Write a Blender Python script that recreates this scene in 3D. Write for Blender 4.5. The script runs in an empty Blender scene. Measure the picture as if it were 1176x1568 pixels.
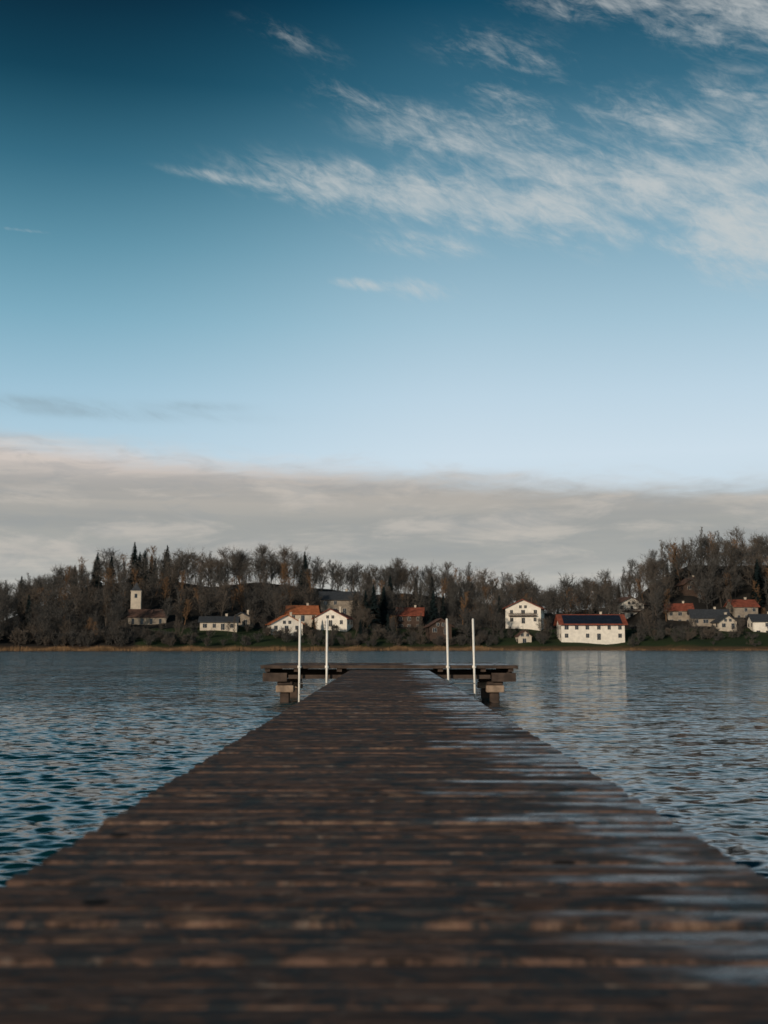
import bpy, math, random
import numpy as np
from mathutils import Vector, Matrix
random.seed(7); rng=np.random.default_rng(11)
sc=bpy.context.scene
sc.view_settings.view_transform='Standard'; sc.view_settings.look='None'
sc.view_settings.exposure=0; sc.view_settings.gamma=1
COL=sc.collection
F=1715.0          # focal length in reference units
CAMZ=1.45
PITCH=math.atan(205/F)

# ------------------------------------------------------------ node helpers
class NT:
    def __init__(s,t): s.t=t; s.n=t.nodes; s.l=t.links
    def new(s,ty,**k):
        n=s.n.new(ty)
        for a,b in k.items(): setattr(n,a,b)
        return n
    def put(s,sock,v):
        if isinstance(v,bpy.types.NodeSocket): s.l.new(v,sock)
        else: sock.default_value=v
    def m(s,op,a,b=None,c=None,clamp=False):
        n=s.new('ShaderNodeMath',operation=op); n.use_clamp=clamp
        s.put(n.inputs[0],a)
        if b is not None: s.put(n.inputs[1],b)
        if c is not None: s.put(n.inputs[2],c)
        return n.outputs[0]
    def ss(s,x,a,b,lo=0.0,hi=1.0):
        n=s.new('ShaderNodeMapRange',interpolation_type='SMOOTHSTEP')
        s.put(n.inputs[0],x); n.inputs[1].default_value=a; n.inputs[2].default_value=b
        n.inputs[3].default_value=lo; n.inputs[4].default_value=hi
        return n.outputs[0]
    def mix(s,f,a,b,bt='MIX'):
        n=s.new('ShaderNodeMix',data_type='RGBA',blend_type=bt)
        s.put(n.inputs[0],f); s.put(n.inputs[6],a if isinstance(a,bpy.types.NodeSocket) else tuple(a)+(1,))
        s.put(n.inputs[7],b if isinstance(b,bpy.types.NodeSocket) else tuple(b)+(1,))
        return n.outputs[2]
    def xyz(s,x,y,z):
        n=s.new('ShaderNodeCombineXYZ'); s.put(n.inputs[0],x); s.put(n.inputs[1],y); s.put(n.inputs[2],z)
        return n.outputs[0]
    def noise(s,v,scale,detail=4,rough=.55,dist=0.0,out=0):
        n=s.new('ShaderNodeTexNoise'); s.l.new(v,n.inputs['Vector'])
        n.inputs['Scale'].default_value=scale; n.inputs['Detail'].default_value=detail
        n.inputs['Roughness'].default_value=rough; n.inputs['Distortion'].default_value=dist
        return n.outputs[out]
    def vm(s,op,a,b=None,sc_=None):
        n=s.new('ShaderNodeVectorMath',operation=op); s.put(n.inputs[0],a)
        if b is not None: s.put(n.inputs[1],b)
        if sc_ is not None: s.put(n.inputs['Scale'],sc_)
        return n.outputs[0]
    def ramp(s,f,stops,interp='LINEAR'):
        n=s.new('ShaderNodeValToRGB'); s.l.new(f,n.inputs[0]); cr=n.color_ramp; cr.interpolation=interp
        while len(cr.elements)<len(stops): cr.elements.new(0.5)
        for e,(p,c) in zip(cr.elements,stops): e.position=p; e.color=tuple(c)+(1,)
        return n.outputs[0]
def lin(r,g,b):
    f=lambda c:(c/255/12.92 if c<10.3 else ((c/255+.055)/1.055)**2.4)
    return (f(r),f(g),f(b))

def mat(name,base,rough=.8,var=.25,scale=3.0,metal=0.0,bump=0.0,spec=.3,objrand=0.0,tint=None):
    m=bpy.data.materials.new(name); m.use_nodes=True; N=NT(m.node_tree)
    b=m.node_tree.nodes['Principled BSDF']
    tc=N.new('ShaderNodeTexCoord'); nz=N.noise(tc.outputs['Object'],scale,4)
    lo=[c*(1-var) for c in base]; hi=[min(1,c*(1+var)) for c in base]
    col=N.mix(N.ss(nz,.3,.7),lo,hi)
    if objrand:
        oi=N.new('ShaderNodeObjectInfo')
        col=N.mix(N.ss(oi.outputs['Random'],.35,1,0,objrand),col,tint or base)
    N.put(b.inputs['Base Color'],col); b.inputs['Roughness'].default_value=rough
    b.inputs['Metallic'].default_value=metal; b.inputs['Specular IOR Level'].default_value=spec
    if bump:
        bn=N.new('ShaderNodeBump'); bn.inputs['Strength'].default_value=bump; bn.inputs['Distance'].default_value=.02
        N.put(bn.inputs['Height'],nz); N.l.new(bn.outputs[0],b.inputs['Normal'])
    return m

# ------------------------------------------------------------ mesh helpers
def mk(name,verts,faces,mats,parent=None,smooth=False,fm=None):
    me=bpy.data.meshes.new(name); me.from_pydata([tuple(v) for v in verts],[],faces); me.update()
    for m in (mats if isinstance(mats,(list,tuple)) else [mats]): me.materials.append(m)
    if fm is not None: me.polygons.foreach_set('material_index',fm)
    if smooth: me.polygons.foreach_set('use_smooth',[True]*len(me.polygons))
    o=bpy.data.objects.new(name,me); COL.objects.link(o)
    if parent: o.parent=parent
    return o
def empty(name,loc=(0,0,0),rz=0):
    o=bpy.data.objects.new(name,None); COL.objects.link(o); o.location=loc; o.rotation_euler=(0,0,rz); return o
class MB:
    def __init__(s): s.v=[]; s.f=[]; s.mi=[]
    def box(s,x0,x1,y0,y1,z0,z1,mi=0):
        b=len(s.v)
        s.v+=[(x0,y0,z0),(x1,y0,z0),(x1,y1,z0),(x0,y1,z0),(x0,y0,z1),(x1,y0,z1),(x1,y1,z1),(x0,y1,z1)]
        for f in ((0,3,2,1),(4,5,6,7),(0,1,5,4),(1,2,6,5),(2,3,7,6),(3,0,4,7)): s.f.append(tuple(b+i for i in f)); s.mi.append(mi)
    def tube(s,p0,p1,r0,r1=None,n=8,mi=0,cap=True):
        r1=r0 if r1 is None else r1
        p0=Vector(p0);p1=Vector(p1); d=(p1-p0).normalized()
        a=d.orthogonal().normalized(); c=d.cross(a); b=len(s.v)
        for p,r in((p0,r0),(p1,r1)):
            for i in range(n):
                t=2*math.pi*i/n; s.v.append(tuple(p+a*(r*math.cos(t))+c*(r*math.sin(t))))
        for i in range(n):
            j=(i+1)%n; s.f.append((b+i,b+j,b+n+j,b+n+i)); s.mi.append(mi)
        if cap: s.f.append(tuple(b+n+i for i in range(n))); s.mi.append(mi); s.f.append(tuple(b+n-1-i for i in range(n))); s.mi.append(mi)
    def obj(s,name,mats,parent=None,smooth=False): return mk(name,s.v,s.f,mats,parent,smooth,s.mi)

# ------------------------------------------------------------ camera
cd=bpy.data.cameras.new('camera'); cam=bpy.data.objects.new('camera',cd); COL.objects.link(cam)
cd.sensor_fit='HORIZONTAL'; cd.sensor_width=24; cd.lens=35; cd.clip_start=.05; cd.clip_end=9000
cam.location=(0,0,CAMZ); cam.rotation_euler=(math.pi/2+PITCH,0,math.atan(8/F))
cd.dof.use_dof=True; cd.dof.focus_distance=24; cd.dof.aperture_fstop=2.4
sc.camera=cam
def direc(px,py):   # world azimuth / tan(elevation) of a sky feature
    u=(px-596)/F; v=(784-py)/F
    y=math.cos(PITCH)-v*math.sin(PITCH); z=math.sin(PITCH)+v*math.cos(PITCH)
    return math.atan2(u,y), z/math.hypot(u,y)

# ------------------------------------------------------------ sun + sky
SAZ=math.radians(-148); SEL=math.radians(15)
sd=Vector((math.sin(SAZ)*math.cos(SEL),math.cos(SAZ)*math.cos(SEL),math.sin(SEL)))
L=bpy.data.lights.new('sun','SUN'); L.energy=2.7; L.angle=math.radians(.5); L.color=(1,.87,.72)
lo=bpy.data.objects.new('sun',L); COL.objects.link(lo); lo.rotation_euler=sd.to_track_quat('Z','Y').to_euler()
w=bpy.data.worlds.new('World'); sc.world=w; w.use_nodes=True; N=NT(w.node_tree)
bg=w.node_tree.nodes['Background']; bg.inputs['Strength'].default_value=.1
sky=N.new('ShaderNodeTexSky',sky_type='NISHITA'); sky.sun_disc=False; sky.sun_elevation=SEL; sky.sun_rotation=SAZ%(2*math.pi)
tc=N.new('ShaderNodeTexCoord'); sp=N.new('ShaderNodeSeparateXYZ'); N.l.new(tc.outputs['Generated'],sp.inputs[0])
X,Y,Z=sp.outputs
H=N.m('SQRT',N.m('ADD',N.m('MULTIPLY',X,X),N.m('MULTIPLY',Y,Y)))
q=N.m('DIVIDE',Z,N.m('MAXIMUM',H,.02)); p=N.m('ARCTAN2',X,Y)
Q=.7
qq=lambda py: direc(596,py)[1]/Q
grad=N.ramp(N.m('DIVIDE',q,Q,clamp=True),[(0,(.50,.60,.65)),(qq(700),lin(205,222,234)),(qq(610),lin(190,213,228)),(qq(500),lin(164,196,213)),(qq(390),lin(136,174,193)),(qq(270),lin(98,143,165)),(qq(140),lin(52,104,128)),(qq(0),lin(12,70,95)),(1,(.002,.046,.088))])
gm=N.ss(p,.10,-.36,1.0,1.6)
sep=N.new('ShaderNodeSeparateColor'); N.l.new(grad,sep.inputs[0])
cmb=N.new('ShaderNodeCombineColor')
for i in range(3): N.put(cmb.inputs[i],N.m('POWER',sep.outputs[i],gm if i==0 else N.m('MULTIPLY_ADD',N.m('SUBTRACT',gm,1.0),(.82 if i==1 else .92),1.0)))
grad=cmb.outputs[0]
# --- cirrus
uv=N.xyz(N.m('ADD',N.m('MULTIPLY',p,1.0),N.m('MULTIPLY',q,.3)),N.m('ADD',N.m('MULTIPLY',q,2.6),N.m('MULTIPLY',p,.80)),0.0)
n1=N.noise(uv,7.0,4,.6,.5); n2=N.noise(uv,22.0,5,.66,.5)
uv3=N.xyz(N.m('MULTIPLY_ADD',q,.5,p),N.m('MULTIPLY_ADD',p,.5,N.m('MULTIPLY',q,1.3)),.3); n3=N.noise(uv3,40.0,4,.7,.6)
tex=N.m('ADD',N.m('ADD',N.m('MULTIPLY',n1,.32),N.m('MULTIPLY',n2,.33)),N.m('MULTIPLY',n3,.35))
blobs=[ # px,py,half-length,half-thickness,angle(deg, +down right),strength
 (390,278,100,10,5,.8),(610,298,180,36,8,1.2),(800,322,150,44,12,1.3),(880,265,200,64,15,.8),
 (1050,290,140,60,14,1.05),(1150,225,120,90,28,.95),(1140,350,100,62,20,1.3),(690,215,170,42,20,.62),
 (1040,195,140,42,22,.68),(795,168,75,26,25,.8),(560,165,90,24,30,.5),(780,85,110,36,14,.55),
 (940,8,120,28,8,.75),(1130,30,120,44,14,.98),(565,436,50,9,3,.85),(655,445,50,15,8,.78),
 (30,351,36,3,0,.6),(660,375,100,22,5,.5),(450,60,80,20,22,.42)]
M=None
for (bx,by,a,b,ang,st) in blobs:
    p0,q0=direc(bx,by); a/=F; b/=F; t=math.radians(-ang)
    dx=N.m('SUBTRACT',p,p0); dy=N.m('SUBTRACT',q,q0)
    e1=N.m('MULTIPLY_ADD',dx,math.cos(t)/a,N.m('MULTIPLY',dy,math.sin(t)/a))
    e2=N.m('MULTIPLY_ADD',dx,-math.sin(t)/b,N.m('MULTIPLY',dy,math.cos(t)/b))
    r=N.m('MULTIPLY_ADD',e1,e1,N.m('MULTIPLY',e2,e2))
    g=N.m('MULTIPLY',N.m('EXPONENT',N.m('MULTIPLY',r,-.7)),st)
    M=g if M is None else N.m('MAXIMUM',M,N.m('MULTIPLY_ADD',M,.25,g))
dens=N.m('MULTIPLY_ADD',N.m('SUBTRACT',tex,.5),5.4,M)
cir=N.m('MULTIPLY',N.ss(dens,.0,1.9),.80)
cir=N.m('MULTIPLY',cir,N.ss(M,.02,.5))
c=N.mix(cir,grad,lin(204,206,204))
# --- thin grey streaks, left, low
for (bx,by,a,b) in ((60,614,110,8),(150,632,170,9),(300,622,60,7)):
    p0,q0=direc(bx,by)
    e1=N.m('DIVIDE',N.m('SUBTRACT',p,p0),a/F); e2=N.m('DIVIDE',N.m('SUBTRACT',q,q0),b/F)
    r=N.m('MULTIPLY_ADD',e1,e1,N.m('MULTIPLY',e2,e2))
    c=N.mix(N.m('MULTIPLY',N.m('EXPONENT',N.m('MULTIPLY',r,-1.0)),N.ss(n2,.35,.65,.15,.5)),c,lin(140,160,170))
# --- low cloud bank
nb=N.noise(N.xyz(N.m('MULTIPLY',p,2.6),N.m('MULTIPLY',q,30.0),.7),1.5,4,.5,.3)
nb2=N.noise(N.xyz(N.m('MULTIPLY',p,8.0),N.m('MULTIPLY',q,34.0),2.0),1.2,6,.6,.4)
nb3=N.noise(N.xyz(N.m('MULTIPLY',p,20.0),N.m('MULTIPLY',q,75.0),5.0),1.0,5,.6,.5)
edge=N.m('MULTIPLY_ADD',p,-.062,direc(596,720)[1])
edge=N.m('MULTIPLY_ADD',N.m('SUBTRACT',nb2,.5),.036,N.m('MULTIPLY_ADD',N.m('SUBTRACT',nb3,.5),.018,edge))
below=N.m('SUBTRACT',edge,q)
bank=N.ss(below,-.014,.020)
bcol=N.ramp(N.m('DIVIDE',q,.18,clamp=True),[(0,lin(188,187,180)),(.30,lin(186,185,180)),(.44,lin(167,168,165)),(.60,lin(163,163,159)),(.76,lin(182,175,167)),(.88,lin(208,197,190)),(.97,lin(224,214,209)),(1.0,lin(226,219,217))])
bcol=N.mix(N.ss(nb,.36,.64,0,.5),bcol,lin(149,152,153))
bcol=N.mix(N.ss(nb2,.46,.70,0,.45),bcol,lin(213,203,192))
bcol=N.mix(N.ss(nb3,.48,.66,0,.28),bcol,lin(150,155,158))
c=N.mix(bank,c,bcol)
vm=N.new('ShaderNodeVectorMath',operation='SCALE'); N.l.new(c,vm.inputs[0]); vm.inputs['Scale'].default_value=10.0
fin=N.mix(.03,vm.outputs[0],sky.outputs[0])
N.l.new(fin,bg.inputs['Color'])

# ------------------------------------------------------------ lake water
def shore(x):
    x=np.asarray(x,float)
    return 352+.16*np.clip(x,-160,300)+5*np.sin(x*.031+1)+2.2*np.sin(x*.11)+1.0*np.sin(x*.37)
lr=np.exp(np.linspace(math.log(2.6),math.log(420),1600)); lr=np.concatenate([[.02,1.0],lr,[600,1200,3000]])
dense=np.linspace(-24,24,480); th=np.radians(np.concatenate([np.linspace(-180,-28,30),dense,np.linspace(28,180,30)]))
R,T=np.meshgrid(lr,th,indexing='ij'); WX=R*np.sin(T); WY=R*np.cos(T)
step=R*0.0032
WZ=np.zeros_like(R)
wind=math.radians(-64)
for i in range(90):
    lam=.10*(6.0**rng.random()); k=2*math.pi/lam
    a=wind+rng.normal(0,.65)
    sl=.036 if lam<.4 else .015
    fade=np.clip((lam/step-3)/3,0,1)
    WZ+=sl/k*fade*np.sin(k*(WX*math.cos(a)+WY*math.sin(a))+rng.random()*6.28)
gust=.75+.25*np.sin(WX*.31+1.3*np.sin(WY*.15))*np.sin(WY*.17+.6)
lee=1-.42/(1+np.exp(-(WX-.5)*1.2))          # the pier shelters the right-hand side
WZ*=gust*lee*np.where((np.abs(T)<np.radians(24.5))&(R>2),1,0)
nr,nt=R.shape
vs=np.stack([WX,WY,WZ],-1).reshape(-1,3)
ii,jj=np.meshgrid(np.arange(nr-1),np.arange(nt-1),indexing='ij'); b0=(ii*nt+jj).ravel()
fs=np.stack([b0,b0+nt,b0+nt+1,b0+1],-1)[:,::-1]
me=bpy.data.meshes.new('lake_water'); me.vertices.add(len(vs)); me.vertices.foreach_set('co',vs.ravel())
me.loops.add(fs.size); me.loops.foreach_set('vertex_index',fs.ravel().astype(np.int32))
me.polygons.add(len(fs)); me.polygons.foreach_set('loop_start',np.arange(0,fs.size,4,dtype=np.int32))
me.polygons.foreach_set('use_smooth',np.ones(len(fs),bool)); me.update(calc_edges=True); me.validate()
wm=bpy.data.materials.new('lake_water'); wm.use_nodes=True; N=NT(wm.node_tree); b=wm.node_tree.nodes['Principled BSDF']
b.inputs['Base Color'].default_value=(.002,.038,.047,1); b.inputs['IOR'].default_value=1.333
b.inputs['Specular IOR Level'].default_value=.46; b.inputs['Roughness'].default_value=.08
tc=N.new('ShaderNodeTexCoord'); ge=N.new('ShaderNodeNewGeometry'); P=tc.outputs['Object']
ln=N.new('ShaderNodeVectorMath',operation='LENGTH'); N.l.new(P,ln.inputs[0]); dist=ln.outputs['Value']
mp=N.new('ShaderNodeMapping'); mp.inputs['Rotation'].default_value=(0,0,math.radians(24)); mp.inputs['Scale'].default_value=(.55,1.5,1); N.l.new(P,mp.inputs[0])
fine=N.noise(mp.outputs[0],6.0,3,.62,0,1); mid=N.noise(mp.outputs[0],1.3,3,.6,.3,1)
mp2=N.new('ShaderNodeMapping'); mp2.inputs['Scale'].default_value=(.25,1.0,1); N.l.new(P,mp2.inputs[0])
gustn=N.noise(mp2.outputs[0],.11,4,.6)
v=N.vm('SUBTRACT',N.vm('ADD',fine,N.vm('SCALE',mid,None,.8)),(.9,.9,.9))
sx=N.new('ShaderNodeSeparateXYZ'); N.l.new(P,sx.inputs[0])
st=N.m('MULTIPLY',N.m('MULTIPLY',N.ss(dist,6,60,.7,3.4),N.ss(gustn,.3,.7,.7,1.2)),N.ss(sx.outputs[0],-3,10,1.0,.78))
v=N.vm('MULTIPLY',N.vm('SCALE',v,None,st),(.7,1.0,0.0))
N.l.new(N.vm('NORMALIZE',N.vm('ADD',ge.outputs['Normal'],v)),b.inputs['Normal'])
me.materials.append(wm); wo=bpy.data.objects.new('lake_water',me); COL.objects.link(wo)

# ------------------------------------------------------------ terrain
CX=[-900,-300,-190,-156,-135,-122,-91,-72,-51,-25,-9,6,27,51,66,95,106,121,152,230,500,900]
CH=[8,7,7,10,18,24,27,24,26,24,21,23,20,16,14,18,27,35,35,33,18,14]
def gz(x,y):
    x=np.asarray(x,float); y=np.asarray(y,float)
    s=y-shore(x); c=np.interp(x*450/np.maximum(y,200),CX,CH)
    low=np.interp(s,[-40,-4,0,3,8,22,35],[-3,-.6,.05,.7,2.3,5.0,7.4])
    t=np.clip((s-30)/75,0,1); t=t*t*(3-2*t)
    z=np.where(s>30,low+(c-7)*t,low)
    z=z-np.clip((s-180)/500,0,1)*z*.5
    return z+np.where(s>6,.3*np.sin(x*.13+y*.09),0)
gx=np.concatenate([[-3500,-2000,-1200,-700],np.linspace(-420,420,281),[700,1200,2000,3500]])
gy=np.concatenate([[-3500,-1000,0,150,250],np.linspace(285,600,158),[700,900,1400,2200,4500]])
GX,GY=np.meshgrid(gx,gy,indexing='ij'); GZ=gz(GX,GY); S=GY-shore(GX)
nx,ny=GX.shape; vv=np.stack([GX,GY,GZ],-1).reshape(-1,3).tolist()
ff=[(i*ny+j,(i+1)*ny+j,(i+1)*ny+j+1,i*ny+j+1) for i in range(nx-1) for j in range(ny-1)]
tm=bpy.data.materials.new('terrain'); tm.use_nodes=True; N=NT(tm.node_tree); b=tm.node_tree.nodes['Principled BSDF']
at=N.new('ShaderNodeAttribute',attribute_name='lawn'); at2=N.new('ShaderNodeAttribute',attribute_name='bank')
tc=N.new('ShaderNodeTexCoord'); nz=N.noise(tc.outputs['Object'],.12,6,.6); nz2=N.noise(tc.outputs['Object'],1.3,4,.6)
lawn=N.mix(nz2,(.016,.026,.012),(.036,.052,.020)); flo=N.mix(nz,(.016,.017,.017),(.040,.033,.026))
c=N.mix(N.ss(N.m('MULTIPLY_ADD',N.m('SUBTRACT',nz,.5),1.6,at.outputs['Fac']),.45,.8),flo,lawn)
c=N.mix(at2.outputs['Fac'],c,N.mix(nz2,(.06,.035,.02),(.16,.095,.05)))
N.put(b.inputs['Base Color'],c); b.inputs['Roughness'].default_value=.95; b.inputs['Specular IOR Level'].default_value=.1
terr=mk('terrain',vv,ff,tm,None,True)
la=terr.data.attributes.new('lawn','FLOAT','POINT'); la.data.foreach_set('value',(np.clip((GX+85)/12,0,1)*np.clip((40-S)/8,0,1)).ravel().astype(np.float32))
la=terr.data.attributes.new('bank','FLOAT','POINT'); la.data.foreach_set('value',np.clip((5.5-S)/2,0,1).ravel().astype(np.float32))

# ------------------------------------------------------------ pier
PIT=.145; DZ=CAMZ-.62; HW=1.008
wd=bpy.data.materials.new('weathered_planks'); wd.use_nodes=True; N=NT(wd.node_tree); b=wd.node_tree.nodes['Principled BSDF']
tc=N.new('ShaderNodeTexCoord'); ob=tc.outputs['Object']; sp=N.new('ShaderNodeSeparateXYZ'); N.l.new(ob,sp.inputs[0])
idx=N.m('FLOOR',N.m('DIVIDE',sp.outputs[1],PIT))
wn=N.new('ShaderNodeTexWhiteNoise',noise_dimensions='1D'); N.put(wn.inputs['W'],idx); rnd=wn.outputs['Value']
wn2=N.new('ShaderNodeTexWhiteNoise',noise_dimensions='1D'); N.put(wn2.inputs['W'],N.m('ADD',idx,51.3)); rnd2=wn2.outputs['Value']
gv=N.xyz(N.m('MULTIPLY_ADD',rnd,37.0,N.m('MULTIPLY',sp.outputs[0],4.5)),N.m('MULTIPLY',sp.outputs[1],26.0),sp.outputs[2])
grain=N.noise(gv,1.5,6,.72,1.2)
pv=N.xyz(N.m('MULTIPLY_ADD',rnd2,9.0,N.m('MULTIPLY',sp.outputs[0],4.5)),N.m('MULTIPLY',sp.outputs[1],7.0),0.0)
patch=N.noise(pv,1.5,5,.68,.4)
big=N.noise(N.xyz(sp.outputs[0],N.m('MULTIPLY',sp.outputs[1],.8),4.0),3.0,6,.72)
base=N.mix(N.ss(grain,.36,.64),(.022,.016,.014),(.155,.092,.066))
base=N.mix(N.ss(rnd,.3,1,0,.5),base,(.043,.029,.024))
base=N.mix(N.ss(patch,.51,.60,0,.82),base,(.017,.026,.031))
base=N.mix(N.ss(big,.52,.64,0,.78),base,(.018,.027,.032))
base=N.mix(N.m('MULTIPLY',N.ss(rnd2,.55,.95,0,.6),N.ss(patch,.50,.38)),base,(.25,.16,.105))
fl=N.noise(N.xyz(N.m('MULTIPLY',sp.outputs[0],7.0),N.m('MULTIPLY',sp.outputs[1],14.0),8.0),1.6,4,.6)
base=N.mix(N.ss(fl,.58,.70,0,.5),base,(.19,.15,.12))
vo=N.new('ShaderNodeTexVoronoi'); vo.inputs['Scale'].default_value=2.2; N.l.new(N.xyz(sp.outputs[0],N.m('MULTIPLY',sp.outputs[1],1.5),0.0),vo.inputs['Vector'])
base=N.mix(N.ss(vo.outputs['Distance'],.095,.05,0,.95),base,(.006,.005,.004))
N.put(b.inputs['Base Color'],base)
wp=N.noise(N.xyz(N.m('MULTIPLY_ADD',rnd,17.0,N.m('MULTIPLY',sp.outputs[0],1.3)),N.m('MULTIPLY',sp.outputs[1],2.5),1.0),1.5,3,.5)
wet=N.m('ADD',N.ss(sp.outputs[0],.05,.85,0,.44),N.m('MULTIPLY',N.m('SUBTRACT',rnd2,.5),.36))
wet=N.ss(N.m('ADD',wet,N.m('MULTIPLY',N.m('SUBTRACT',wp,.5),1.2)),.22,.48)
wet=N.m('MULTIPLY',wet,N.ss(fl,.66,.48,.45,1.0))
N.put(b.inputs['Roughness'],N.m('SUBTRACT',N.m('MULTIPLY_ADD',grain,.22,.66),N.m('MULTIPLY',wet,.58)))
N.put(b.inputs['Specular IOR Level'],N.m('MULTIPLY_ADD',wet,.40,.13))
bn=N.new('ShaderNodeBump'); N.put(bn.inputs['Strength'],N.m('MULTIPLY_ADD',wet,-.70,.9)); bn.inputs['Distance'].default_value=.008; N.put(bn.inputs['Height'],grain); N.l.new(bn.outputs[0],b.inputs['Normal'])
dark=mat('beam_timber',(.060,.040,.029),.8,.4,4,bump=.3)
conc=mat('concrete',(.28,.20,.14),.9,.3,6,bump=.4)
metal=mat('painted_steel',(.80,.75,.66),.4,.08,6,spec=.5)
steel=mat('wet_steel',(.16,.15,.14),.5,.2,6,spec=.5)

def planks(y0,y1,hw,z,parent,name,xo=0):
    V=[];Fc=[]; prof=[(-1,-.042),(-1,-.015),(-.92,-.004),(-.5,.0),(0,.0015),(.5,.0),(.92,-.004),(1,-.015),(1,-.042)]
    i0=math.ceil(y0/PIT); i1=int(y1/PIT); NS=9
    for i in range(i0,i1):
        cy=(i+.5)*PIT; w=(PIT-.016)/2*random.uniform(.94,1.0); dz=random.gauss(0,.0026); tl=random.gauss(0,.018); yaw=random.gauss(0,.0018)
        cup=random.uniform(-.004,.004)
        xl=-hw+random.uniform(-.010,.010); xr=hw+random.uniform(-.010,.010); bo=len(V); bow=random.gauss(0,.0015)
        for k in range(NS):
            x=xl+(xr-xl)*k/(NS-1)
            for (u,zz) in prof:
                V.append((x+xo,cy+u*w+yaw*x,z+zz+dz+tl*u*w+cup*(1-u*u)+bow*math.cos(x*2.5+i)))
        n=len(prof)
        for k in range(NS-1):
            for j in range(n):
                j2=(j+1)%n; a=bo+k*n+j; b_=bo+k*n+j2; Fc.append((a,b_,b_+n,a+n))
        Fc.append(tuple(bo+j for j in range(n))[::-1]); Fc.append(tuple(bo+(NS-1)*n+j for j in range(n)))
    return mk(name,V,Fc,wd,parent)
pier=empty('wooden_pier')
planks(-1.2,29.0,HW,DZ,pier,'deck_planks')
TZ=DZ+.12
planks(29.05,32.5,3.24,TZ,pier,'platform_planks')
m=MB()
for x in(-.93,.0,.80): m.box(x,x+.13,-1.2,28.95,DZ-.22,DZ-.053)
for y in np.arange(2,28,3.2):
    m.box(-1.0,1.0,y,y+.16,DZ-.40,DZ-.223)
m.obj('pier_beams',dark,pier)
m=MB()
for y in np.arange(2,28,3.2):
    for x in(-.8,.8): m.tube((x,y+.08,-3),(x,y+.08,DZ-.4),.11,n=12)
m.obj('pier_piles',dark,pier,False)
m=MB()
m.box(-3.27,3.27,28.98,29.03,TZ-.075,TZ+.004)
m.box(-3.27,3.27,32.52,32.57,TZ-.085,TZ+.012)
m.box(-3.30,-3.275,28.98,32.57,TZ-.085,TZ+.002); m.box(3.275,3.30,28.98,32.57,TZ-.085,TZ+.002)
for x in(-3.2,-2.45,-1.35,1.25,2.35,3.06): m.box(x,x+.13,29.06,32.5,TZ-.16,TZ-.053)
for x in(-3.25,2.63): m.box(x,x+.62,29.04,29.2,TZ-.41,TZ-.19)
m.box(-2.60,-1.05,29.10,29.24,TZ-.34,TZ-.24); m.box(1.05,2.6,29.10,29.24,TZ-.34,TZ-.24)
for y in (30.6,32.2): m.box(-3.2,3.2,y,y+.16,TZ-.36,TZ-.162)
for x in(-3.18,3.04): m.box(x,x+.14,29.22,32.4,TZ-.36,TZ-.17)
m.obj('platform_frame',dark,pier)
m=MB()
for x in(-2.92,2.50):
    for y in(29.12,31.9):
        m.box(x,x+.46,y,y+.40,.26,.44); m.box(x+.10,x+.34,y+.10,y+.34,-3,.258,1)
        m.box(x+.03,x+.43,y+.03,y+.37,.443,.535,1)
o=m.obj('platform_piers',[conc,dark],pier)
bv=o.modifiers.new('b','BEVEL'); bv.width=.02
# swimming ladders
for (xa,xb) in((-2.30,-1.60),(1.505,2.175)):
    yl=28.93; tp=2.15
    lad=empty('swimming_ladder',((xa+xb)/2,yl,0)); hw=(xb-xa)/2; m=MB()
    for s in(-1,1):
        lean=.025 if xa>0 else .0
        m.tube((s*hw-lean,0,tp-.03),(s*hw+lean,0,-.6),.029,n=10); m.tube((s*hw-lean,0,tp-.03),(s*hw-lean,0,tp),.029,.016,n=10)
        m.box(s*hw-.05,s*hw+.05,.03,.05,TZ-.07,TZ+.0)
        m.box(s*hw-.045,s*hw+.045,-.034,.03,TZ-.06,TZ-.03)
    m.obj('rails',metal,lad,True)
    m=MB()
    for z in(.50,.22,-.06,-.34): m.box(-hw,hw,-.05,.05,z-.010,z+.010)
    m.obj('rungs',steel,lad)

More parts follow.
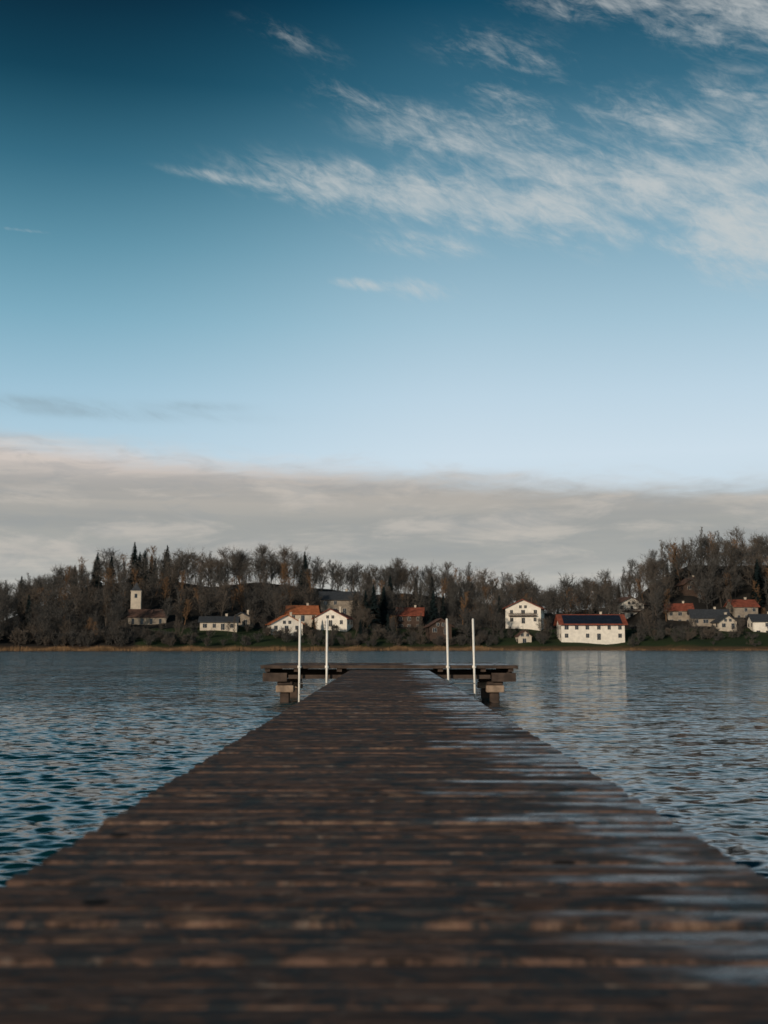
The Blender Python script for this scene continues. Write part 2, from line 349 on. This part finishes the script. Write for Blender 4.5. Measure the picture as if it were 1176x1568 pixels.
# ------------------------------------------------------------ buildings
white=mat('white_render',(.76,.69,.58),.9,.10,.8); cream=mat('cream_render',(.52,.44,.34),.9,.12,.8)
dull=mat('aged_render',(.26,.215,.165),.9,.2,.8)
wood=mat('house_timber',(.06,.038,.027),.85,.3,2.0)
redt=mat('red_roof_tiles',(.22,.06,.034),.8,.3,1.0); orgt=mat('orange_roof_tiles',(.36,.115,.045),.8,.25,1.0)
brnt=mat('brown_roof_tiles',(.10,.055,.04),.85,.25,1.5); gryt=mat('slate_roof',(.045,.048,.052),.7,.25,1.5)
glass=mat('window_glass',(.02,.025,.03),.15,.1,1,spec=.5); frame=mat('window_frame',(.50,.45,.38),.6,.05,1)
solar=mat('solar_panels',(.012,.016,.026),.5,.2,.7,spec=.3)
houses=[]
def house(name,px,d,w,dep,hw,rise,ridge='x',wall=None,roof=None,yaw=0,rows=2,cols=4,balcony=False,chim=True,panels=False,zoff=0,oh=.7):
    wall=wall or white; roof=roof or redt
    x=(px-596)/F*d; z=float(gz(x,d-dep/2-1))-.15+zoff; P=empty(name,(x,d,z),math.radians(yaw)); houses.append((x,d,max(w,dep)))
    a,bb=w/2,dep/2; v=[(-a,-bb,-1),(a,-bb,-1),(a,bb,-1),(-a,bb,-1),(-a,-bb,hw),(a,-bb,hw),(a,bb,hw),(-a,bb,hw)]
    f=[(0,3,2,1)]
    if ridge=='x':
        v+=[(-a,0,hw+rise),(a,0,hw+rise)]; f+=[(0,1,5,4),(2,3,7,6),(1,2,6,9,5),(3,0,4,8,7)]; half,ln=bb,a
    else:
        v+=[(0,-bb,hw+rise),(0,bb,hw+rise)]; f+=[(0,1,5,8,4),(2,3,7,9,6),(1,2,6,5),(3,0,4,7)]; half,ln=a,bb
    mk('walls',v,f,wall,P)
    sl=rise/half; t=.24; e=half+oh; z0=hw-oh*sl
    prof=[(-e,z0+.02),(0,hw+rise+.02),(e,z0+.02),(e,z0+t),(0,hw+rise+t*1.15),(-e,z0+t)]
    V=[]
    for s in(-1,1):
        for(u,zz)in prof: V.append((s*(ln+oh),u,zz) if ridge=='x' else (u,s*(ln+oh),zz))
    Fc=[(0,1,7,6),(1,2,8,7),(2,3,9,8),(3,4,10,9),(4,5,11,10),(5,0,6,11),(0,5,4,1),(1,4,3,2),(6,7,10,11),(7,8,9,10)]
    mk('roof',V,Fc,roof,P)
    m=MB(); st=2.7
    def win(cx,cz,ww,wh,fy=-bb):
        m.box(cx-ww/2-.06,cx+ww/2+.06,fy-.05,fy+.05,cz-wh/2-.06,cz+wh/2+.06,1)
        m.box(cx-ww/2,cx-.03,fy-.075,fy,cz-wh/2,cz+wh/2,0); m.box(cx+.03,cx+ww/2,fy-.075,fy,cz-wh/2,cz+wh/2,0)
    for r in range(rows):
        zc=hw-1.35-(rows-1-r)*st
        for k in range(cols):
            cx=-a+(k+.5)*w/cols+random.uniform(-.25,.25)
            if random.random()<.12: continue
            ww=random.choice((1.0,1.1,1.3,1.7 if r==0 else 1.1))
            if r==0 and k==cols//2: win(cx,zc-.35,1.15,2.0)
            else: win(cx,zc,ww,1.3)
    if ridge=='y' and rise>1.6: win(-.9,hw+.45,.9,1.0); win(.9,hw+.45,.9,1.0)
    for sx in(-1,1):
        for r in range(rows):
            zc=hw-1.35-(rows-1-r)*st
            for k in range(2):
                cy=-bb+(k+.5)*dep/2; xx=sx*a
                m.box(min(xx,xx+sx*.06),max(xx,xx+sx*.06),cy-.55,cy+.55,zc-.65,zc+.65,0)
    m.obj('windows',[glass,frame],P)
    m=MB()
    if balcony:
        bz=hw-2.75
        m.box(-a*.8,a*.8,-bb-1.2,-bb,bz-.15,bz); m.box(-a*.8,a*.8,-bb-1.2,-bb-1.13,bz,bz+.15); m.box(-a*.8,a*.8,-bb-1.2,-bb-1.13,bz+.85,bz+.98)
        for k in range(int(a*1.6/.3)): xx=-a*.8+k*.3; m.box(xx,xx+.14,-bb-1.19,-bb-1.15,bz+.1,bz+.9)
    if chim:
        m.box(w*.16,w*.16+.7,.4,1.1,hw+rise*.5,hw+rise+1.0); m.box(w*.16-.08,w*.16+.78,.32,1.18,hw+rise+1.0,hw+rise+1.12)
    if m.v: m.obj('timber_and_chimney',wood if balcony else cream,P)
    if panels:
        V=[];Fc=[]
        nco=14; x0,x1=-ln*.93,ln*.93; s0,s1=.06,.90
        for r in range(2):
            for k in range(nco):
                xa=x0+(x1-x0)*k/nco+.02; xb=x0+(x1-x0)*(k+1)/nco-.02
                ya=-e+(e)*(s0+(s1-s0)*r/2+.004); yb=-e+e*(s0+(s1-s0)*(r+1)/2-.004)
                za=z0+t+(ya+e)*sl+.10; zb=z0+t+(yb+e)*sl+.10; o=len(V)
                V+=[(xa,ya,za),(xb,ya,za),(xb,yb,zb),(xa,yb,zb),(xa,ya,za-.06),(xb,ya,za-.06),(xb,yb,zb-.06),(xa,yb,zb-.06)]
                Fc+=[(o,o+1,o+2,o+3),(o+4,o+5,o+1,o),(o+5,o+6,o+2,o+1),(o+7,o+4,o,o+3),(o+6,o+7,o+3,o+2)]
        mk('solar_array',V,Fc,solar,P)
    return P
house('white_farmhouse',902,379,21,10,7.0,2.9,'x',white,redt,0,2,6,panels=True,oh=1.0)
house('gabled_villa',803,402,12.5,11,7.6,2.9,'y',white,redt,-14,2,3,balcony=True,oh=1.0)
house('garden_cottage',800,370,4.4,4,2.4,1.7,'y',cream,brnt,8,1,1,chim=False,oh=.3)
house('lake_house',437,374,10.5,9,4.1,2.8,'y',white,orgt,14,1,3,balcony=False)
house('lake_house',463,390,10,9,5.2,2.6,'x',cream,orgt,10,1,3)
house('lake_house',511,384,11.5,10,4.4,3.0,'y',white,redt,-10,1,3)
house('lake_house',520,414,14,10,5.6,2.8,'x',dull,gryt,5,2,4)
house('brown_house',628,405,9,9,4.6,2.6,'x',wood,redt,-4,2,3)
house('timber_barn',671,378,7.5,9,5.6,2.3,'y',wood,brnt,6,1,2,chim=False)
house('bungalow',337,372,12,8,3.2,1.6,'x',cream,gryt,4,1,4)
house('bungalow',374,384,6,7,3.2,1.6,'y',dull,gryt,-6,1,2)
house('hillside_house',957,430,10.5,9,5.6,2.6,'y',white,brnt,14,2,3,balcony=True)
house('hillside_house',1037,414,9,9,4.4,2.4,'x',dull,redt,-8,2,3)
house('hillside_house',1056,436,8,8,5.2,2.6,'y',wood,brnt,6,2,2)
house('hillside_house',1082,406,13,9,3.6,2.8,'x',dull,gryt,-6,1,4)
house('hillside_house',1104,400,6.5,8,3.8,2.2,'y',cream,gryt,8,1,2)
house('hillside_house',1133,424,9,9,4.8,2.4,'x',dull,redt,4,2,3)
house('hillside_house',1166,402,9.5,9,4.4,2.3,'x',white,gryt,-5,2,3)
house('hillside_house',1222,405,12,9,5,2.6,'x',white,redt,5,2,3)
# church with tower
d=380; x=(228-596)/F*d; z=float(gz(x,d-5)); P=empty('village_church',(x,d,z-.5),math.radians(8)); houses.append((x,d,13)); houses.append((x-5,d,7))
a,bb,hh,ri=6.3,4.2,3.2,2.7
v=[(-a,-bb,-1),(a,-bb,-1),(a,bb,-1),(-a,bb,-1),(-a,-bb,hh),(a,-bb,hh),(a,bb,hh),(-a,bb,hh),(-a,0,hh+ri),(a-1.5,0,hh+ri)]
mk('nave_walls',v,[(0,1,5,4),(2,3,7,6),(1,2,6,5),(3,0,4,8,7)],dull,P)
v=[(-a-.2,-bb-.4,hh-.1),(a+.4,-bb-.4,hh-.1),(a+.4,bb+.4,hh-.1),(-a-.2,bb+.4,hh-.1),(-a-.2,0,hh+ri+.15),(a-1.6,0,hh+ri+.15)]
mk('nave_roof',v,[(0,1,5,4),(2,3,4,5),(1,2,5),(3,0,4),(3,2,1,0)],brnt,P)
m=MB(); tx=-4.6
for k in range(4): xx=-a+1.6+k*3.0; m.box(xx-.4,xx+.4,-bb-.06,-bb+.05,.9,2.7)
m.obj('church_windows',glass,P)
m=MB(); R0=1.7; ty=5.95
m.box(tx-R0,tx+R0,ty-R0,ty+R0,-1,12.2); m.box(tx-R0-.15,tx+R0+.15,ty-R0-.15,ty+R0+.15,12.2,12.45)
m.box(tx-.45,tx+.45,ty-R0-.04,ty-R0+.01,10.0,11.4,1); m.obj('tower',[cream,glass],P)
V=[(tx-1.9,ty-1.9,12.45),(tx+1.9,ty-1.9,12.45),(tx+1.9,ty+1.9,12.45),(tx-1.9,ty+1.9,12.45),(tx-.9,ty-.9,13.7),(tx+.9,ty-.9,13.7),(tx+.9,ty+.9,13.7),(tx-.9,ty+.9,13.7),(tx,ty,15.6)]
mk('spire',V,[(0,1,5,4),(1,2,6,5),(2,3,7,6),(3,0,4,7),(4,5,8),(5,6,8),(6,7,8),(7,4,8)],gryt,P)

# ------------------------------------------------------------ trees
barkA=mat('bark_twigs',(.076,.071,.064),.95,.25,.6,spec=.1,objrand=.7,tint=(.118,.092,.070))
barkO=mat('larch_twigs',(.17,.10,.055),.95,.25,.6,spec=.1)
spru=mat('spruce_needles',(.011,.020,.020),.9,.35,1.2,spec=.15)
def bare(name,seed,h,spread,nprim,mt,dens=1.0,stems=1,low=.18,up=.10,k1=9,k2=7,tw=.036):
    r=random.Random(seed); V=[];Fc=[]
    def seg(p,q_,r0,r1):
        d=(q_-p); 
        if r0>.05:
            dn=d.normalized(); a=dn.orthogonal().normalized(); c=dn.cross(a); b=len(V); n=5 if r0>.12 else 3
            for (pp,rr) in((p,r0),(q_,r1)):
                for i in range(n): t=6.283*i/n; V.append(tuple(pp+a*rr*math.cos(t)+c*rr*math.sin(t)))
            for i in range(n): j=(i+1)%n; Fc.append((b+i,b+j,b+n+j,b+n+i))
        else:
            a=d.cross(Vector((r.gauss(0,1),r.gauss(0,1),r.gauss(0,.5)))).normalized(); b=len(V)
            V.extend([tuple(p+a*r0),tuple(p-a*r0),tuple(q_-a*r1),tuple(q_+a*r1)]); Fc.append((b,b+1,b+2,b+3))
    def rd(d,ang):
        o=d.orthogonal().normalized(); o.rotate(Matrix.Rotation(r.uniform(0,6.283),3,d)); return (d*math.cos(ang)+o*math.sin(ang)).normalized()
    def limb(p,d,L_,rad,lev):
        n=4 if lev<2 else 2; pts=[p]; dd=d.copy()
        for i in range(n):
            dd=(dd+Vector((r.gauss(0,.14),r.gauss(0,.14),r.gauss(up,.08)))).normalized(); q_=pts[-1]+dd*(L_/n)
            seg(pts[-1],q_,rad*(1-i/n*.8),rad*(1-(i+1)/n*.8)); pts.append(q_)
        if lev<3:
            k=int({1:k1,2:k2}[lev]*dens)
            for i in range(k):
                t=r.uniform(.2,1)*n; i0=min(n-1,int(t)); pp=pts[i0].lerp(pts[i0+1],t-i0)
                limb(pp,rd(dd,r.uniform(.35,.95)),L_*r.uniform(.32,.62),max(tw,rad*.40),lev+1)
    for s in range(stems):
        base=Vector((r.gauss(0,.5) if stems>1 else 0,r.gauss(0,.5) if stems>1 else 0,-.4)); d=Vector((r.gauss(0,.08 if stems==1 else .25),r.gauss(0,.08 if stems==1 else .25),1)).normalized()
        hh=h*r.uniform(.85,1)*.9; rad=h*.012/(1 if stems==1 else 1.6); n=8; pts=[base]
        for i in range(n):
            d=(d+Vector((r.gauss(0,.08),r.gauss(0,.08),.12))).normalized(); q_=pts[-1]+d*(hh/n); seg(pts[-1],q_,max(.03,rad*(1-i/n*.95)),max(.025,rad*(1-(i+1)/n*.95))); pts.append(q_)
        for i in range(nprim):
            f=low+(1-low)*((i+.5)/nprim); t=f*n*.98; i0=int(t); pp=pts[i0].lerp(pts[i0+1],t-i0)
            w_=math.sin(math.pi*min(1,(f-low)/(1-low)*.78+.22))
            az=i*2.4+r.uniform(-.5,.5); el=r.uniform(.35,.95)+.35*f
            limb(pp,Vector((math.cos(az)*math.cos(el),math.sin(az)*math.cos(el),math.sin(el))),spread*(.42+.75*w_)*r.uniform(.7,1.15),max(.05,rad*.42),1)
    me=bpy.data.meshes.new(name); me.from_pydata(V,[],Fc); me.update(); me.materials.append(mt); return me
def spruce(name,seed,h):
    r=random.Random(seed); V=[];Fc=[]
    nl=int(h*2.6)
    for i in range(nl):
        f=i/nl; z=h*(.06+.94*f); R_=(1-f)**.8*h*.23+.15
        for k in range(13):
            az=r.uniform(0,6.283); L_=R_*r.uniform(.55,1.2); c,s=math.cos(az),math.sin(az); wv=L_*.20+.12
            dz=-L_*r.uniform(.15,.55); b=len(V)
            V.extend([(0,0,z+.15),(c*L_*.55-s*wv,s*L_*.55+c*wv,z+dz*.4-.1),(c*L_,s*L_,z+dz),(c*L_*.55+s*wv,s*L_*.55-c*wv,z+dz*.4-.15)]); Fc.append((b,b+1,b+2,b+3))
    b=len(V)
    for i in range(5): t=6.283*i/5; V.append((.2*math.cos(t),.2*math.sin(t),-.5))
    V.append((0,0,h+.2)); 
    for i in range(5): Fc.append((b+i,b+(i+1)%5,b+5))
    me=bpy.data.meshes.new(name); me.from_pydata(V,[],Fc); me.update(); me.materials.append(spru); return me
bares=[bare('bare_tree_mesh',s,12+s%3,4.4,22,barkA) for s in range(6)]
slim=[bare('slim_tree_mesh',20+s,16,2.0,24,barkA,.85,low=.15,up=.2) for s in range(3)]
larch=[bare('larch_mesh',40+s,14.5,2.0,26,barkO,.85,low=.2,up=.12) for s in range(2)]
bush=[bare('bush_mesh',60+s,3.0,1.5,9,barkA,.75,stems=3,low=.03) for s in range(3)]
spr=[spruce('spruce_mesh',80+s,14+s) for s in range(3)]
def inst(me,name,x,y,sc_,parent=None,sz=1.0):
    o=bpy.data.objects.new(name,me); COL.objects.link(o); o.location=(x,y,float(gz(x,y))); o.rotation_euler=(0,0,random.uniform(0,6.28)); o.scale=(sc_,sc_,sc_*sz)
    if parent: o.parent=parent
    return o
def blocked(x,y,tall=True):
    for(hx,hd,s)in houses:
        if math.hypot(x-hx,y-hd)<s*.6+1.5: return True
        if tall and y<hd and y>hd-70 and abs(x/y-hx/hd)<(s*.40)/hd: return True
    return False
forest=empty('hillside_forest'); cnt=0
for gx_ in np.arange(-230,230,5.6):
    for gy_ in np.arange(330,505,6.0):
        x=gx_+random.uniform(-2.8,2.8); y=gy_+random.uniform(-2.9,2.9); s=y-float(shore(x)); pxx=x/y*F+596
        if s<5 or s>116 or abs(pxx-588)>740: continue
        dl=1.0
        if pxx<190: lim=6
        elif pxx<300: lim=34
        elif pxx<760: lim=36
        elif pxx<1000: lim=42
        else: lim=46
        if s<lim: dl=.45 if s>10 else .08
        if random.random()>dl*.97 or blocked(x,y): continue
        r=random.random(); fr=min(1.0,.6+(s-6)/60) if pxx<190 else 1.0
        if 195<pxx<270 and s>60: pc=.20
        elif 540<pxx<690 and s<75: pc=.24
        else: pc=.05
        k=random.choice((random.uniform(.64,.90),random.uniform(.82,1.22)))*fr
        if pxx>1000: k*=1.10
        if s<lim: k*=.62
        if r<pc: inst(random.choice(spr),'spruce',x,y,k*.82,forest)
        elif r<pc+.13: inst(random.choice(larch),'larch',x,y,k*1.0,forest)
        elif r<pc+.36: inst(random.choice(slim),'slim_tree',x,y,k,forest)
        else: inst(random.choice(bares),'bare_tree',x,y,k*1.03,forest)
        cnt+=1
for(px,d,me,k) in((870,404,bares[1],1.45),(1075,446,bares[2],1.5),(1042,444,larch[0],1.5),(1100,450,slim[1],1.4),(998,430,bares[4],1.25),(1155,440,bares[0],1.3),(1120,446,bares[5],1.3),
                  (716,370,bares[3],1.0),(738,378,bares[5],.95),(600,372,bares[0],.5),(285,382,bares[0],.95),(255,372,bares[5],.7),(985,385,bares[2],.55),(1010,380,bares[1],.45),(405,372,bares[4],.5),(555,384,bares[2],.6),
                  (470,366,bares[1],.4),(760,376,bares[0],.75),(838,376,bares[4],.6),(1060,388,bares[3],.5),(1125,386,bares[2],.55),(350,362,bares[5],.33)):
    inst(me,'bare_tree',(px-596)/F*d,d,k)
for(px,d,k) in((572,388,.95),(588,395,.9),(560,392,.8),(663,394,.95),(213,430,.85),(255,436,.85),(1022,440,.8)): inst(random.choice(spr),'spruce_tree',(px-596)/F*d,d,k)
shr=empty('shoreline_shrubs')
for i in range(760):
    x=random.uniform(-170,170); s=abs(random.gauss(0,1))*12+4.5
    if s>40: continue
    y=float(shore(x))+s; pxx=x/y*F+596
    if 845<pxx<960 and s<20 and random.random()<.9: continue
    if 765<pxx<845 and random.random()<.4: continue
    if pxx>960 and s<14 and random.random()<.75: continue
    if 300<pxx<420 and random.random()<.5: continue
    if blocked(x,y,False): continue
    inst(random.choice(bush),'bush',x,y,random.uniform(.40,1.15)*(1.5 if pxx<200 else (.5 if 845<pxx<960 else 1)),shr)
rm=mat('dry_reeds',(.20,.12,.062),.95,.35,.4,spec=.1)
V=[];Fc=[]
for i in range(34000):
    x=random.uniform(-200,190); pxx=x/360*F+596
    dn=.95 if pxx<770 else .30
    dn*=.6+.4*math.sin(x*.21+math.sin(x*.07)*3)
    if random.random()>dn: continue
    y=float(352+.16*max(-160,min(300,x))+5*math.sin(x*.031+1)+2.2*math.sin(x*.11)+math.sin(x*.37))+random.uniform(-2.0,3.6); h_=random.uniform(.5,1.7)*(1 if pxx<770 else .5)*(.7+.3*math.sin(x*.5))
    z=-.1; lx=random.gauss(0,.15); b=len(V); wv=random.uniform(.03,.08)
    V+=[(x-wv,y,z),(x+wv,y,z),(x+lx,y+random.gauss(0,.1),z+h_+.3)]; Fc.append((b,b+1,b+2))
mk('reed_bed',V,Fc,rm)
print('trees',cnt)
